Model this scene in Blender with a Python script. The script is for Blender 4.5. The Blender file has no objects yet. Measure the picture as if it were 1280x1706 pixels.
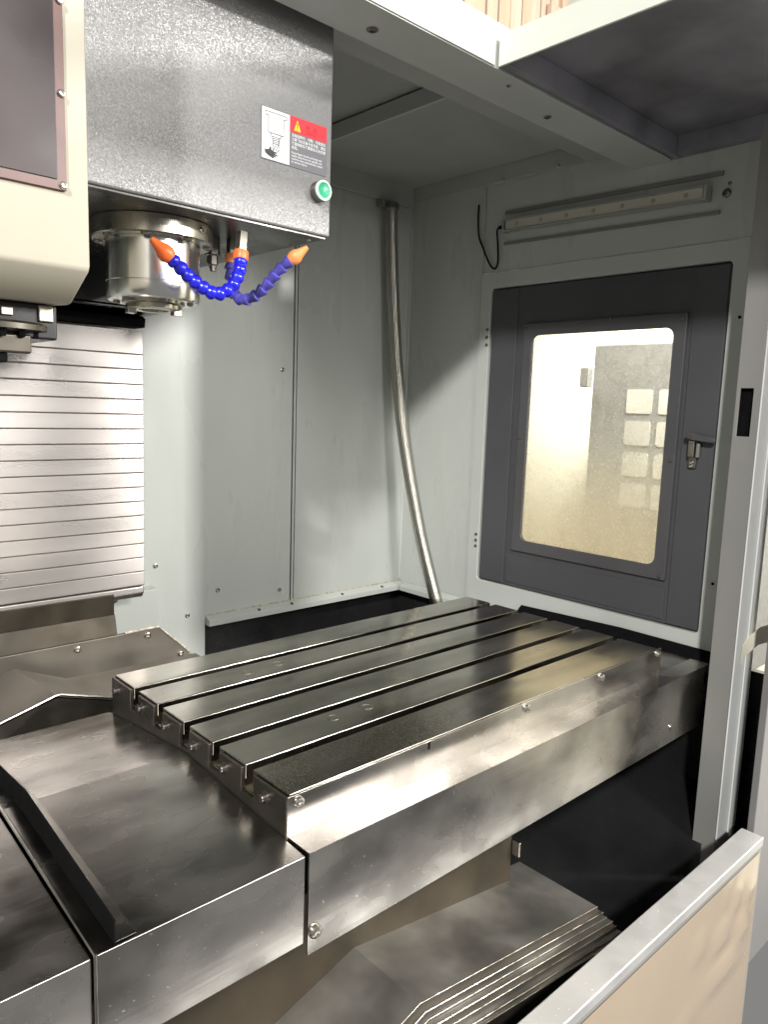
import bpy, bmesh, math, random
from mathutils import Vector, Matrix
R = math.radians
random.seed(7)
scn = bpy.context.scene
COL = scn.collection

# ------------------------------------------------------------------ camera
CAM = Vector((-0.5375, -0.7408, 1.405))
yaw, pit, rol, FPX = R(42.92274), R(8.03657), R(1.94130), 1236.974
f_ = Vector((math.sin(yaw)*math.cos(pit), math.cos(yaw)*math.cos(pit), -math.sin(pit)))
r_ = Vector((math.cos(yaw), -math.sin(yaw), 0)); u_ = r_.cross(f_)
r2 = r_*math.cos(rol) + u_*math.sin(rol); u2 = u_*math.cos(rol) - r_*math.sin(rol)
cd = bpy.data.cameras.new('camera'); cam = bpy.data.objects.new('camera', cd); COL.objects.link(cam)
cam.matrix_world = Matrix(((r2.x, u2.x, -f_.x, CAM.x), (r2.y, u2.y, -f_.y, CAM.y), (r2.z, u2.z, -f_.z, CAM.z), (0, 0, 0, 1)))
cd.sensor_fit = 'HORIZONTAL'; cd.sensor_width = 36; cd.lens = FPX/1280*36; cd.clip_start = .02; cd.clip_end = 100
scn.camera = cam

# ------------------------------------------------------------------ world, lamps, exposure
w = bpy.data.worlds.new('World'); scn.world = w; w.use_nodes = True
bg = w.node_tree.nodes['Background']; bg.inputs[0].default_value = (1, .985, .95, 1); bg.inputs[1].default_value = .24
def area(name, loc, target, sx, sy, power, col=(1, .97, .92)):
    d = bpy.data.lights.new(name, 'AREA'); d.shape = 'RECTANGLE'; d.size = sx; d.size_y = sy; d.energy = power; d.color = col
    o = bpy.data.objects.new(name, d); COL.objects.link(o); o.location = loc
    o.rotation_euler = (Vector(target)-Vector(loc)).to_track_quat('-Z', 'Y').to_euler(); return o
area('workshop_or_fill_lamp', (-4.74, -3.99, 5.08), (.8, .4, 1.5), .42, .42, 690)
area('workshop_or_fill_lamp', (.70, -2.3, 2.25), (.0, .9, 1.25), .6, .5, 25)
area('workshop_or_fill_lamp', (.1, -3.5, 3.1), (.6, 1.0, 1.2), .5, .5, 80)  # added fill, lifts the dark part of the back wall
area('workshop_or_fill_lamp', (2.62, -3.3, 2.72), (.3, 1.0, 1.3), .14, .14, 210)
area('workshop_or_fill_lamp', (2.9, -2.5, 3.1), (.05, .3, 1.8), .3, .3, 55)
area('workshop_or_fill_lamp', (2.2, .2, 3.0), (3.0, .9, 1.2), .8, .4, 135).data.spread = R(95)  # added lamp, brightens only the view through the door window
vs = scn.view_settings; vs.view_transform = 'Standard'; vs.look = 'None'; vs.gamma = 1; vs.exposure = 0; vs.use_curve_mapping = False
scn.cycles.use_denoising = True
scn.cycles.max_bounces = 8; scn.cycles.glossy_bounces = 5; scn.cycles.sample_clamp_indirect = 6

# ------------------------------------------------------------------ materials
def mat(name, col, rough=.5, metal=0., n_scale=8., n_amt=.0, r_amt=.0, b_scale=0., b_str=0., b_dist=.001, stretch=(1, 1, 1),
        col2=None, spec=.5, coat=0., bstretch=(1, 1, 1), speck=0.):
    m = bpy.data.materials.new(name); m.use_nodes = True; nt = m.node_tree; N = nt.nodes; L = nt.links
    b = N['Principled BSDF']; b.inputs['Metallic'].default_value = metal; b.inputs['Roughness'].default_value = rough
    b.inputs['Specular IOR Level'].default_value = spec; b.inputs['Coat Weight'].default_value = coat; b.inputs['Coat Roughness'].default_value = .12
    b.inputs['Base Color'].default_value = (*col, 1)
    if n_amt or r_amt or b_str or speck:
        tc = N.new('ShaderNodeTexCoord')
        mp = N.new('ShaderNodeMapping'); mp.inputs['Scale'].default_value = stretch; L.new(tc.outputs['Object'], mp.inputs[0])
    if n_amt or r_amt:
        no = N.new('ShaderNodeTexNoise'); no.inputs['Scale'].default_value = n_scale; no.inputs['Detail'].default_value = 3; no.inputs['Roughness'].default_value = .5
        no.inputs['Distortion'].default_value = .15
        L.new(mp.outputs[0], no.inputs['Vector'])
        if n_amt:
            c2 = col2 or tuple(c*(1-n_amt) for c in col)
            cr = N.new('ShaderNodeValToRGB'); cr.color_ramp.elements[0].position = .24; cr.color_ramp.elements[1].position = .72; cr.color_ramp.interpolation = 'EASE'
            cr.color_ramp.elements[0].color = (*c2, 1); cr.color_ramp.elements[1].color = (*col, 1)
            L.new(no.outputs['Fac'], cr.inputs[0]); out = cr.outputs[0]
            if speck:
                vo = N.new('ShaderNodeTexNoise'); vo.inputs['Scale'].default_value = 190; vo.inputs['Detail'].default_value = 1
                L.new(tc.outputs['Object'], vo.inputs['Vector'])
                rr = N.new('ShaderNodeValToRGB'); rr.color_ramp.elements[0].position = .74; rr.color_ramp.elements[1].position = .78
                L.new(vo.outputs['Fac'], rr.inputs[0])
                mx = N.new('ShaderNodeMixRGB'); mx.inputs[2].default_value = (speck, speck, speck*.93, 1); L.new(rr.outputs[0], mx.inputs[0]); L.new(out, mx.inputs[1]); out = mx.outputs[0]
            L.new(out, b.inputs['Base Color'])
        if r_amt:
            mr = N.new('ShaderNodeMapRange'); mr.inputs['From Min'].default_value = .22; mr.inputs['From Max'].default_value = .78; mr.interpolation_type = 'SMOOTHSTEP'
            mr.inputs['To Min'].default_value = max(.03, rough-r_amt); mr.inputs['To Max'].default_value = min(1, rough+r_amt)
            no2 = N.new('ShaderNodeTexNoise'); no2.inputs['Scale'].default_value = n_scale*1.7; no2.inputs['Detail'].default_value = 2.5
            mp2 = N.new('ShaderNodeMapping'); mp2.inputs['Location'].default_value = (3, 7, 1); mp2.inputs['Scale'].default_value = stretch
            L.new(tc.outputs['Object'], mp2.inputs[0]); L.new(mp2.outputs[0], no2.inputs['Vector'])
            L.new(no2.outputs['Fac'], mr.inputs[0]); L.new(mr.outputs[0], b.inputs['Roughness'])
    if b_str:
        mb = N.new('ShaderNodeMapping'); mb.inputs['Scale'].default_value = bstretch; L.new(tc.outputs['Object'], mb.inputs[0])
        nb = N.new('ShaderNodeTexNoise'); nb.inputs['Scale'].default_value = b_scale; nb.inputs['Detail'].default_value = 3; L.new(mb.outputs[0], nb.inputs['Vector'])
        bu = N.new('ShaderNodeBump'); bu.inputs['Strength'].default_value = b_str; bu.inputs['Distance'].default_value = b_dist
        L.new(nb.outputs['Fac'], bu.inputs['Height']); L.new(bu.outputs[0], b.inputs['Normal'])
    return m

MT = {}
MT['wall'] = mat('grey_green_paint', (.495, .522, .497), .30, n_scale=2.5, n_amt=.06, r_amt=.06, b_scale=2.5, b_str=.08, b_dist=.02, stretch=(3, 3, .7))
MT['wall_dark'] = mat('grey_green_paint_dark', (.36, .38, .36), .38, n_scale=5, n_amt=.35, r_amt=.12, b_scale=500, b_str=.08, b_dist=.0006)  # darker, mottled grey-green for the lower back panel
MT['ceil'] = mat('grey_ceiling_paint', (.42, .435, .415), .45, n_scale=4, n_amt=.15, r_amt=.08)
MT['frame'] = mat('pale_frame_paint', (.50, .525, .505), .38, n_scale=4, n_amt=.08, r_amt=.08)
MT['tray'] = mat('dark_tray_paint', (.27, .265, .30), .42, n_scale=6, n_amt=.55, r_amt=.1)
MT['lip'] = mat('cream_lip_paint', (.72, .74, .68), .4, n_scale=5, n_amt=.06)
MT['head'] = mat('textured_grey_paint', (.20, .20, .205), .36, n_scale=4, n_amt=.08, r_amt=.03, spec=.6)
def grit(m, scale, amt):
    nt = m.node_tree; N = nt.nodes; L = nt.links; b = N['Principled BSDF']
    tc = N.new('ShaderNodeTexCoord'); v = N.new('ShaderNodeTexVoronoi'); v.inputs['Scale'].default_value = scale; L.new(tc.outputs['Object'], v.inputs['Vector'])
    sb = N.new('ShaderNodeVectorMath'); sb.operation = 'SUBTRACT'; sb.inputs[1].default_value = (.5, .5, .5); L.new(v.outputs['Color'], sb.inputs[0])
    sc_ = N.new('ShaderNodeVectorMath'); sc_.operation = 'SCALE'; sc_.inputs['Scale'].default_value = amt; L.new(sb.outputs[0], sc_.inputs[0])
    ge = N.new('ShaderNodeNewGeometry'); ad = N.new('ShaderNodeVectorMath'); ad.operation = 'ADD'; L.new(ge.outputs['Normal'], ad.inputs[0]); L.new(sc_.outputs[0], ad.inputs[1])
    nm = N.new('ShaderNodeVectorMath'); nm.operation = 'NORMALIZE'; L.new(ad.outputs[0], nm.inputs[0]); L.new(nm.outputs[0], b.inputs['Normal'])
grit(MT['head'], 760, .32)
MT['black'] = mat('black_paint', (.016, .016, .017), .3, n_scale=6, n_amt=.4, r_amt=.12)
MT['blackmatte'] = mat('black_rubber', (.006, .006, .0065), .85, n_scale=60, n_amt=.3, b_scale=200, b_str=.2, spec=.06)
MT['cream'] = mat('cream_paint', (.48, .45, .37), .42, n_scale=5, n_amt=.06, r_amt=.06, b_scale=300, b_str=.06)
MT['plexi'] = mat('dark_plastic_panel', (.046, .034, .037), .32, n_scale=5, n_amt=.45, r_amt=.12, spec=.22)
MT['plexi_rim'] = mat('reddish_brown_rim', (.115, .050, .042), .35, n_scale=20, n_amt=.3)
MT['steel'] = mat('stainless_sheet', (.57, .545, .515), .25, 1, n_scale=7, n_amt=.62, r_amt=.10, b_scale=90, b_str=.10, b_dist=.0012, stretch=(.7, 1.2, 1.1), bstretch=(.06, 1, 1), speck=.7)
MT['steel_top'] = mat('stainless_top', (.46, .44, .41), .27, 1, n_scale=7, n_amt=.6, r_amt=.09, b_scale=90, b_str=.10, b_dist=.0012, bstretch=(.06, 1, 1), speck=.6)
MT['slat'] = mat('satin_steel_slat', (.52, .49, .475), .28, 1, n_scale=3, n_amt=.12, r_amt=.025, b_scale=300, b_str=.03, b_dist=.0004, stretch=(.6, 1, 3), bstretch=(.5, 1, 2))
MT['table'] = mat('ground_table_steel', (.52, .49, .435), .18, 1, n_scale=7, n_amt=.55, r_amt=.07, b_scale=160, b_str=.06, b_dist=.0008, stretch=(.5, 1.5, 1), bstretch=(.05, 1, 1), speck=.65)
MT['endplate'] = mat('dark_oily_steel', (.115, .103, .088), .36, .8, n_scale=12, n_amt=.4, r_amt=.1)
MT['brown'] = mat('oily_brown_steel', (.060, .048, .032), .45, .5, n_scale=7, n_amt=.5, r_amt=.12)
MT['bedplate'] = mat('dull_bed_plate', (.42, .40, .37), .46, .85, n_scale=7, n_amt=.55, r_amt=.1)
MT['plate'] = mat('dull_base_plate', (.19, .17, .145), .45, .6, n_scale=6, n_amt=.35, r_amt=.1)
MT['screw'] = mat('zinc_screw', (.6, .58, .54), .25, 1)
MT['dscrew'] = mat('dark_screw', (.22, .20, .185), .32, .9)
MT['chrome'] = mat('polished_steel', (.80, .79, .77), .2, 1, n_scale=9, n_amt=.10, r_amt=.05)
MT['flange'] = mat('aged_steel_flange', (.50, .47, .40), .3, 1, n_scale=14, n_amt=.35, r_amt=.1)
MT['blue'] = mat('blue_plastic', (.012, .014, .60), .27, n_scale=60, n_amt=.35, r_amt=.08, coat=.2)
MT['violet'] = mat('violet_blue_plastic', (.085, .075, .42), .40, n_scale=60, n_amt=.35)
MT['orange'] = mat('orange_plastic', (.83, .15, .03), .4)
MT['palegold'] = mat('pale_orange_plastic', (.80, .27, .09), .45)
MT['door'] = mat('charcoal_paint', (.072, .073, .082), .38, n_scale=4, n_amt=.15, r_amt=.08, b_scale=500, b_str=.08)
MT['bezel'] = mat('grey_bezel', (.082, .082, .088), .33, n_scale=6, n_amt=.2)
MT['post'] = mat('warm_grey_paint', (.21, .21, .20), .4, n_scale=3, n_amt=.08, r_amt=.08)
MT['postlight'] = mat('pale_post_paint', (.66, .68, .68), .4, n_scale=5, n_amt=.1)
MT['purple'] = mat('grey_front_paint', (.165, .162, .165), .4, n_scale=3, n_amt=.08)
MT['rail'] = mat('brushed_rail', (.60, .60, .60), .45, .7, n_scale=10, n_amt=.18, r_amt=.08, speck=.85)
MT['film'] = mat('tan_film', (.34, .275, .205), .2, n_scale=3, n_amt=.08, coat=.8)
MT['tape'] = mat('masking_tape', (.74, .71, .60), .6, n_scale=20, n_amt=.08)
MT['green'] = mat('green_cap', (.02, .38, .20), .25, coat=.4)
MT['greenrim'] = mat('pale_green_rim', (.55, .85, .68), .3)
MT['white'] = mat('sticker_white', (.82, .82, .84), .35)
MT['sgrey'] = mat('sticker_grey', (.17, .17, .19), .35)
MT['red'] = mat('sticker_red', (.75, .045, .06), .35)
MT['dred'] = mat('sticker_dark_red', (.30, .02, .02), .35)
MT['yellow'] = mat('sticker_yellow', (.85, .62, .02), .35)
MT['ink'] = mat('sticker_ink', (.05, .05, .055), .4)
MT['lightink'] = mat('sticker_light_grey', (.62, .64, .68), .4)
MT['alu'] = mat('aluminium_housing', (.55, .55, .53), .35, .9)
MT['diff'] = mat('unlit_diffuser', (.55, .53, .46), .4, n_scale=10, n_amt=.1)
MT['leddot'] = mat('led_dot', (.34, .32, .2), .4)
MT['plank'] = [mat('pale_wood_%d' % i, c, .7, n_scale=6, n_amt=.18, stretch=(4, 4, .5)) for i, c in enumerate([(.60, .46, .36), (.55, .42, .31), (.64, .50, .40)])]
MT['cabinet'] = mat('mottled_grey_cabinet', (.125, .125, .125), .5, n_scale=30, n_amt=.3)
MT['tile'] = mat('pale_cabinet_pane', (.37, .355, .32), .4, n_scale=5, n_amt=.25)
MT['outwall'] = mat('cream_workshop_wall', (.86, .83, .70), .8, n_scale=2, n_amt=.05)
MT['edge'] = mat('edge_glint_metal', (.50, .47, .38), .4, .8, n_scale=45, n_amt=.85, r_amt=.1)  # broken highlight along the plate edges, painted as mottled bright colour
MT['weld'] = mat('pale_sealant', (.55, .52, .42), .6, n_scale=120, n_amt=.6)

def oily(m, y0, y1):
    nt = m.node_tree; N = nt.nodes; L = nt.links; b = N['Principled BSDF']; src = b.inputs['Base Color'].links[0].from_socket; rs = b.inputs['Roughness'].links[0].from_socket
    tc = N.new('ShaderNodeTexCoord'); sp = N.new('ShaderNodeSeparateXYZ'); L.new(tc.outputs['Object'], sp.inputs[0])
    k = N.new('ShaderNodeMapRange'); k.inputs['From Min'].default_value = y1; k.inputs['From Max'].default_value = y0; L.new(sp.outputs[1], k.inputs[0])
    kx = N.new('ShaderNodeMapRange'); kx.inputs['From Min'].default_value = .12; kx.inputs['From Max'].default_value = -.25; L.new(sp.outputs[0], kx.inputs[0])
    n0 = N.new('ShaderNodeTexNoise'); n0.inputs['Scale'].default_value = 14; n0.inputs['Detail'].default_value = 3; L.new(tc.outputs['Object'], n0.inputs['Vector'])
    k0 = N.new('ShaderNodeMapRange'); k0.inputs['From Min'].default_value = .3; k0.inputs['From Max'].default_value = .6; L.new(n0.outputs['Fac'], k0.inputs[0])
    k1 = N.new('ShaderNodeMath'); k1.operation = 'MULTIPLY'; L.new(kx.outputs[0], k1.inputs[0]); L.new(k0.outputs[0], k1.inputs[1])
    k2 = N.new('ShaderNodeMath'); k2.operation = 'MULTIPLY'; L.new(k.outputs[0], k2.inputs[0]); L.new(k1.outputs[0], k2.inputs[1]); k = k2
    no = N.new('ShaderNodeTexNoise'); no.inputs['Scale'].default_value = 420; no.inputs['Detail'].default_value = 2; L.new(tc.outputs['Object'], no.inputs['Vector'])
    r = N.new('ShaderNodeValToRGB'); r.color_ramp.elements[0].position = .46; r.color_ramp.elements[1].position = .62
    r.color_ramp.elements[0].color = (.20, .175, .14, 1); r.color_ramp.elements[1].color = (.48, .44, .37, 1); L.new(no.outputs['Fac'], r.inputs[0])
    mx = N.new('ShaderNodeMixRGB'); L.new(k.outputs[0], mx.inputs[0]); L.new(src, mx.inputs[1]); L.new(r.outputs[0], mx.inputs[2]); L.new(mx.outputs[0], b.inputs['Base Color'])
    ad = N.new('ShaderNodeMath'); ad.operation = 'MULTIPLY_ADD'; ad.inputs[1].default_value = .10; L.new(k.outputs[0], ad.inputs[0]); L.new(rs, ad.inputs[2]); L.new(ad.outputs[0], b.inputs['Roughness'])
oily(MT['table'], -.19, -.185)
def braid():
    m = bpy.data.materials.new('braided_steel'); m.use_nodes = True; nt = m.node_tree; N = nt.nodes; L = nt.links
    b = N['Principled BSDF']; b.inputs['Metallic'].default_value = 1; b.inputs['Roughness'].default_value = .24; b.inputs['Base Color'].default_value = (.42, .41, .36, 1)
    tc = N.new('ShaderNodeTexCoord'); hs = []
    for a, s in ((1, 1), (-1, 1)):
        sp = N.new('ShaderNodeSeparateXYZ'); L.new(tc.outputs['UV'], sp.inputs[0])
        m1 = N.new('ShaderNodeMath'); m1.operation = 'MULTIPLY'; m1.inputs[1].default_value = 2*math.pi*12*a; L.new(sp.outputs[0], m1.inputs[0])
        m2 = N.new('ShaderNodeMath'); m2.operation = 'MULTIPLY_ADD'; m2.inputs[1].default_value = 900; L.new(sp.outputs[1], m2.inputs[0]); L.new(m1.outputs[0], m2.inputs[2])
        m3 = N.new('ShaderNodeMath'); m3.operation = 'SINE'; L.new(m2.outputs[0], m3.inputs[0]); hs.append(m3)
    mm = N.new('ShaderNodeMath'); mm.operation = 'MULTIPLY'; L.new(hs[0].outputs[0], mm.inputs[0]); L.new(hs[1].outputs[0], mm.inputs[1])
    bu = N.new('ShaderNodeBump'); bu.inputs['Strength'].default_value = .3; bu.inputs['Distance'].default_value = .001
    L.new(mm.outputs[0], bu.inputs['Height']); L.new(bu.outputs[0], b.inputs['Normal'])
    cr = N.new('ShaderNodeValToRGB'); cr.color_ramp.elements[0].color = (.16, .155, .135, 1); cr.color_ramp.elements[1].color = (.72, .70, .63, 1)
    ma = N.new('ShaderNodeMath'); ma.operation = 'MULTIPLY_ADD'; ma.inputs[1].default_value = .5; ma.inputs[2].default_value = .5; L.new(mm.outputs[0], ma.inputs[0])
    L.new(ma.outputs[0], cr.inputs[0]); L.new(cr.outputs[0], b.inputs['Base Color'])
    return m
MT['braid'] = braid()
_n = MT['slat'].node_tree; _b = _n.nodes['Principled BSDF']; _b.inputs['Anisotropic'].default_value = .85
_t = _n.nodes.new('ShaderNodeCombineXYZ'); _t.inputs[2].default_value = 1; _n.links.new(_t.outputs[0], _b.inputs['Tangent'])
def glass():
    m = bpy.data.materials.new('dusty_hazed_pane'); m.use_nodes = True; nt = m.node_tree; N = nt.nodes; L = nt.links
    N.remove(N['Principled BSDF']); o = N['Material Output']
    t = N.new('ShaderNodeBsdfTransparent'); t.inputs[0].default_value = (.97, .97, .93, 1)
    g = N.new('ShaderNodeBsdfGlossy'); g.inputs['Roughness'].default_value = .03
    d = N.new('ShaderNodeBsdfTranslucent'); d.inputs[0].default_value = (.85, .83, .75, 1)
    tc = N.new('ShaderNodeTexCoord'); no = N.new('ShaderNodeTexNoise'); no.inputs['Scale'].default_value = 160; no.inputs['Detail'].default_value = 5
    L.new(tc.outputs['Object'], no.inputs['Vector'])
    sp = N.new('ShaderNodeSeparateXYZ'); L.new(tc.outputs['Object'], sp.inputs[0])
    z = N.new('ShaderNodeMapRange'); z.inputs['From Min'].default_value = .55; z.inputs['From Max'].default_value = .14; z.inputs['To Min'].default_value = .10; z.inputs['To Max'].default_value = .62  # haze painted into the pane: denser and tanner towards the bottom
    z.interpolation_type = 'SMOOTHSTEP'; L.new(sp.outputs[2], z.inputs[0])
    cl = N.new('ShaderNodeMixRGB'); cl.inputs[1].default_value = (.88, .87, .80, 1); cl.inputs[2].default_value = (.90, .79, .58, 1); L.new(z.outputs[0], cl.inputs[0]); L.new(cl.outputs[0], d.inputs[0])
    mr0 = N.new('ShaderNodeMapRange'); mr0.inputs['From Min'].default_value = .54; mr0.inputs['From Max'].default_value = .66; mr0.inputs['To Min'].default_value = 0; mr0.inputs['To Max'].default_value = .22
    L.new(no.outputs['Fac'], mr0.inputs[0])
    mr = N.new('ShaderNodeMath'); mr.operation = 'ADD'; mr.use_clamp = True; L.new(z.outputs[0], mr.inputs[0]); L.new(mr0.outputs[0], mr.inputs[1])
    m1 = N.new('ShaderNodeMixShader'); L.new(mr.outputs[0], m1.inputs[0]); L.new(t.outputs[0], m1.inputs[1]); L.new(d.outputs[0], m1.inputs[2])
    fr = N.new('ShaderNodeFresnel'); fr.inputs[0].default_value = 1.45
    m2 = N.new('ShaderNodeMixShader'); L.new(fr.outputs[0], m2.inputs[0]); L.new(m1.outputs[0], m2.inputs[1]); L.new(g.outputs[0], m2.inputs[2])
    L.new(m2.outputs[0], o.inputs[0]); return m
MT['glass'] = glass()

# ------------------------------------------------------------------ mesh helpers (world coordinates)
class MB:
    def __init__(s): s.v = []; s.f = []; s.uv = None
    def add(s, vs, fs):
        k = len(s.v); s.v += [tuple(v) for v in vs]; s.f += [tuple(i+k for i in q) for q in fs]; return s
    def box(s, x0, x1, y0, y1, z0, z1):
        return s.add([(x, y, z) for x in (x0, x1) for y in (y0, y1) for z in (z0, z1)],
                     [(0, 1, 3, 2), (4, 6, 7, 5), (0, 4, 5, 1), (2, 3, 7, 6), (0, 2, 6, 4), (1, 5, 7, 3)])
    def prism(s, poly, ax, a, b):
        def p(q, t): return {'X': (t, q[0], q[1]), 'Y': (q[0], t, q[1]), 'Z': (q[0], q[1], t)}[ax]
        n = len(poly)
        return s.add([p(q, a) for q in poly]+[p(q, b) for q in poly],
                     [tuple(range(n))[::-1], tuple(range(n, 2*n))]+[(i, (i+1) % n, n+(i+1) % n, n+i) for i in range(n)])
    def sheet(s, A, B, t):
        """folded sheet between polylines A and B (same count), thickness vector t"""
        t = Vector(t); n = len(A); A = [Vector(a) for a in A]; B = [Vector(b) for b in B]
        V = A+B+[a+t for a in A]+[b+t for b in B]; F = []
        for i in range(n-1):
            F += [(i, i+1, n+i+1, n+i), (2*n+i, 3*n+i, 3*n+i+1, 2*n+i+1), (i, 2*n+i, 2*n+i+1, i+1), (n+i, n+i+1, 3*n+i+1, 3*n+i)]
        F += [(0, n, 3*n, 2*n), (n-1, 3*n-1, 4*n-1, 2*n-1)]
        return s.add(V, F)
    def lathe(s, prof, p0, d, n=24, cap=True):
        """prof: (radius, distance along d) from p0"""
        p0 = Vector(p0); d = Vector(d).normalized(); a = d.orthogonal().normalized(); b = d.cross(a); k = len(prof); V = []
        for r, h in prof:
            for i in range(n):
                t = 2*math.pi*i/n; V.append(p0+d*h+(a*math.cos(t)+b*math.sin(t))*r)
        F = [(j*n+i, j*n+(i+1) % n, (j+1)*n+(i+1) % n, (j+1)*n+i) for j in range(k-1) for i in range(n)]
        if cap: F += [tuple(range(n))[::-1], tuple(range((k-1)*n, k*n))]
        return s.add(V, F)
    def cyl(s, p0, p1, r, r1=None, n=20):
        p0 = Vector(p0); p1 = Vector(p1); return s.lathe([(r, 0), (r if r1 is None else r1, (p1-p0).length)], p0, p1-p0, n)
    def tube(s, path, r, n=10, uv=False):
        P = [Vector(p) for p in path]; V = []; F = []; a = None; ln = 0; uvs = []
        for i, p in enumerate(P):
            d = (P[min(i+1, len(P)-1)]-P[max(i-1, 0)]).normalized()
            a = d.orthogonal().normalized() if a is None else (a-d*a.dot(d)).normalized(); b = d.cross(a)
            if i: ln += (p-P[i-1]).length
            for j in range(n+1 if uv else n):
                t = 2*math.pi*j/n; V.append(p+(a*math.cos(t)+b*math.sin(t))*r); uvs.append((j/n, ln))
        m = n+1 if uv else n
        for i in range(len(P)-1):
            for j in range(n):
                F.append((i*m+j, i*m+(j+1) % m, (i+1)*m+(j+1) % m, (i+1)*m+j))
        if not uv: F += [tuple(range(n))[::-1], tuple(range((len(P)-1)*n, len(P)*n))]
        if uv: s.uv = uvs
        return s.add(V, F)
    def build(s, name, m, parent=None, bevel=0., seg=2, angle=38, recalc=True):
        me = bpy.data.meshes.new(name)
        off = parent_origin(parent)
        me.from_pydata([Vector(v)-off for v in s.v], [], s.f)
        if recalc:
            bm = bmesh.new(); bm.from_mesh(me); bmesh.ops.recalc_face_normals(bm, faces=bm.faces); bm.to_mesh(me); bm.free()
        if s.uv:
            ul = me.uv_layers.new(name='UVMap')
            for lp in me.loops: ul.data[lp.index].uv = s.uv[lp.vertex_index]
        me.shade_smooth(); me.set_sharp_from_angle(angle=R(angle))
        me.materials.append(MT[m] if isinstance(m, str) else m)
        o = bpy.data.objects.new(name, me); COL.objects.link(o)
        if parent is not None: o.parent = parent
        if bevel:
            md = o.modifiers.new('bevel', 'BEVEL'); md.width = bevel; md.segments = seg; md.limit_method = 'ANGLE'; md.angle_limit = R(35); md.harden_normals = True
        return o
ORI = {}
def parent_origin(p):
    while p is not None:
        if p.name in ORI: return ORI[p.name]
        p = p.parent
    return Vector((0, 0, 0))
def thing(name, label, cat, loc, group=None):
    o = bpy.data.objects.new(name, None); COL.objects.link(o); o.location = loc; o.empty_display_size = .05
    ORI[o.name] = Vector(loc); return tag(o, label, cat, group)
def tag(o, label, cat, group=None):
    o['label'] = label; o['category'] = cat
    if group: o['group'] = group
    return o
def struct(o, label=None):
    o['kind'] = 'structure'
    if label: o['label'] = label; 
    return o
_sc = {}
def screw(name, p, d, parent, r=.006, m='screw', h=.0035):
    """dome head with a hex socket; mesh shared between alike screws"""
    key = (round(r, 5), m, round(h, 5))
    if key not in _sc:
        b = MB(); b.lathe([(r, -.002), (r, h*.35), (r*.85, h*.8), (r*.5, h), (r*.46, h), (r*.42, h*.35)], (0, 0, 0), (0, 0, 1), 14)
        o = b.build('screw_source', m); _sc[key] = o.data; bpy.data.objects.remove(o)
    o = bpy.data.objects.new(name, _sc[key]); COL.objects.link(o); o.parent = parent
    o.location = Vector(p)-parent_origin(parent); o.rotation_euler = Vector(d).to_track_quat('Z', 'Y').to_euler()
    return o
def rrect(c0, c1, d0, d1, r, n=6):
    pts = []
    for (cx, cy, a0) in ((c1-r, d1-r, 0), (c0+r, d1-r, 90), (c0+r, d0+r, 180), (c1-r, d0+r, 270)):
        for i in range(n+1):
            a = R(a0+90*i/n); pts.append((cx+r*math.cos(a), cy+r*math.sin(a)))
    return pts
def plate_hole_x(b, outer, inner, r, x0, x1, n=6):
    """plate in the YZ plane with a round-cornered hole. outer/inner=(y0,y1,z0,z1)"""
    y0, y1, z0, z1 = outer; I = rrect(*inner, r, n); O = [(y1, z1), (y0, z1), (y0, z0), (y1, z0)]; ni = len(I)
    V = []; F = []
    for x in (x0, x1): V += [(x, *q) for q in O]+[(x, *q) for q in I]
    S = 4+ni
    for k in (0, S):
        for c in range(4):
            base = c*(n+1)
            for i in range(n): F.append((k+c, k+4+base+i, k+4+base+i+1))
            nb = (base+n+1) % ni
            F.append((k+c, k+4+base+n, k+4+nb, k+(c+1) % 4))
    for i in range(ni): F.append((4+i, 4+(i+1) % ni, S+4+(i+1) % ni, S+4+i))
    for i in range(4): F.append((i, (i+1) % 4, S+(i+1) % 4, S+i))
    return b.add(V, F)
def catmull(P, n=8):
    P = [Vector(p) for p in P]; Q = [P[0]*2-P[1]]+P+[P[-1]*2-P[-2]]; out = []
    for i in range(1, len(Q)-2):
        for k in range(n):
            t = k/n; a, b, c, d = Q[i-1:i+3]
            out.append(.5*((2*b)+(c-a)*t+(2*a-5*b+4*c-d)*t*t+(3*b-a-3*c+d)*t**3))
    out.append(P[-1]); return out

# ================================================================== SETTING: enclosure shell
BW = 1.04; RW = 1.2; CZ = 2.09
# back wall: two sheet panels with a folded joint between them
bw = struct(MB().prism([(-1.0, .70), (.456, .70), (.456, .80), (.738, .80), (.738, CZ), (-1.0, CZ)], 'Y', BW-.006, BW+.02).build('back_wall', 'wall', bevel=.002))
MB().box(.757, RW, BW, BW+.02, .80, CZ).build('wall_panel', 'wall', bw, .002)
MB().box(.744, .751, BW-.004, BW+.02, .80, CZ).build('joint_strip', 'frame', bw, .001)
MB().box(.736, .758, BW+.012, BW+.022, .80, CZ).build('joint_gap', 'blackmatte', bw)
for (x, z) in ((.312, .979), (.494, .889), (.402, .832), (.70, .86), (.70, 1.5)):
    screw('screw', (x, BW-.006, z), (0, -1, 0), bw, .007)
# kick ledge running along back and side wall
MB().prism([(BW-.03, .796), (BW-.03, .812), (BW-.008, .822), (BW-.006, .796)], 'X', .456, RW-.004).build('ledge', 'frame', bw, .0015)
for x in (.62, .735, .93, 1.10): screw('screw', (x, BW-.022, .815), (0, -.4, 1), bw, .005, 'dscrew')
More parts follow.
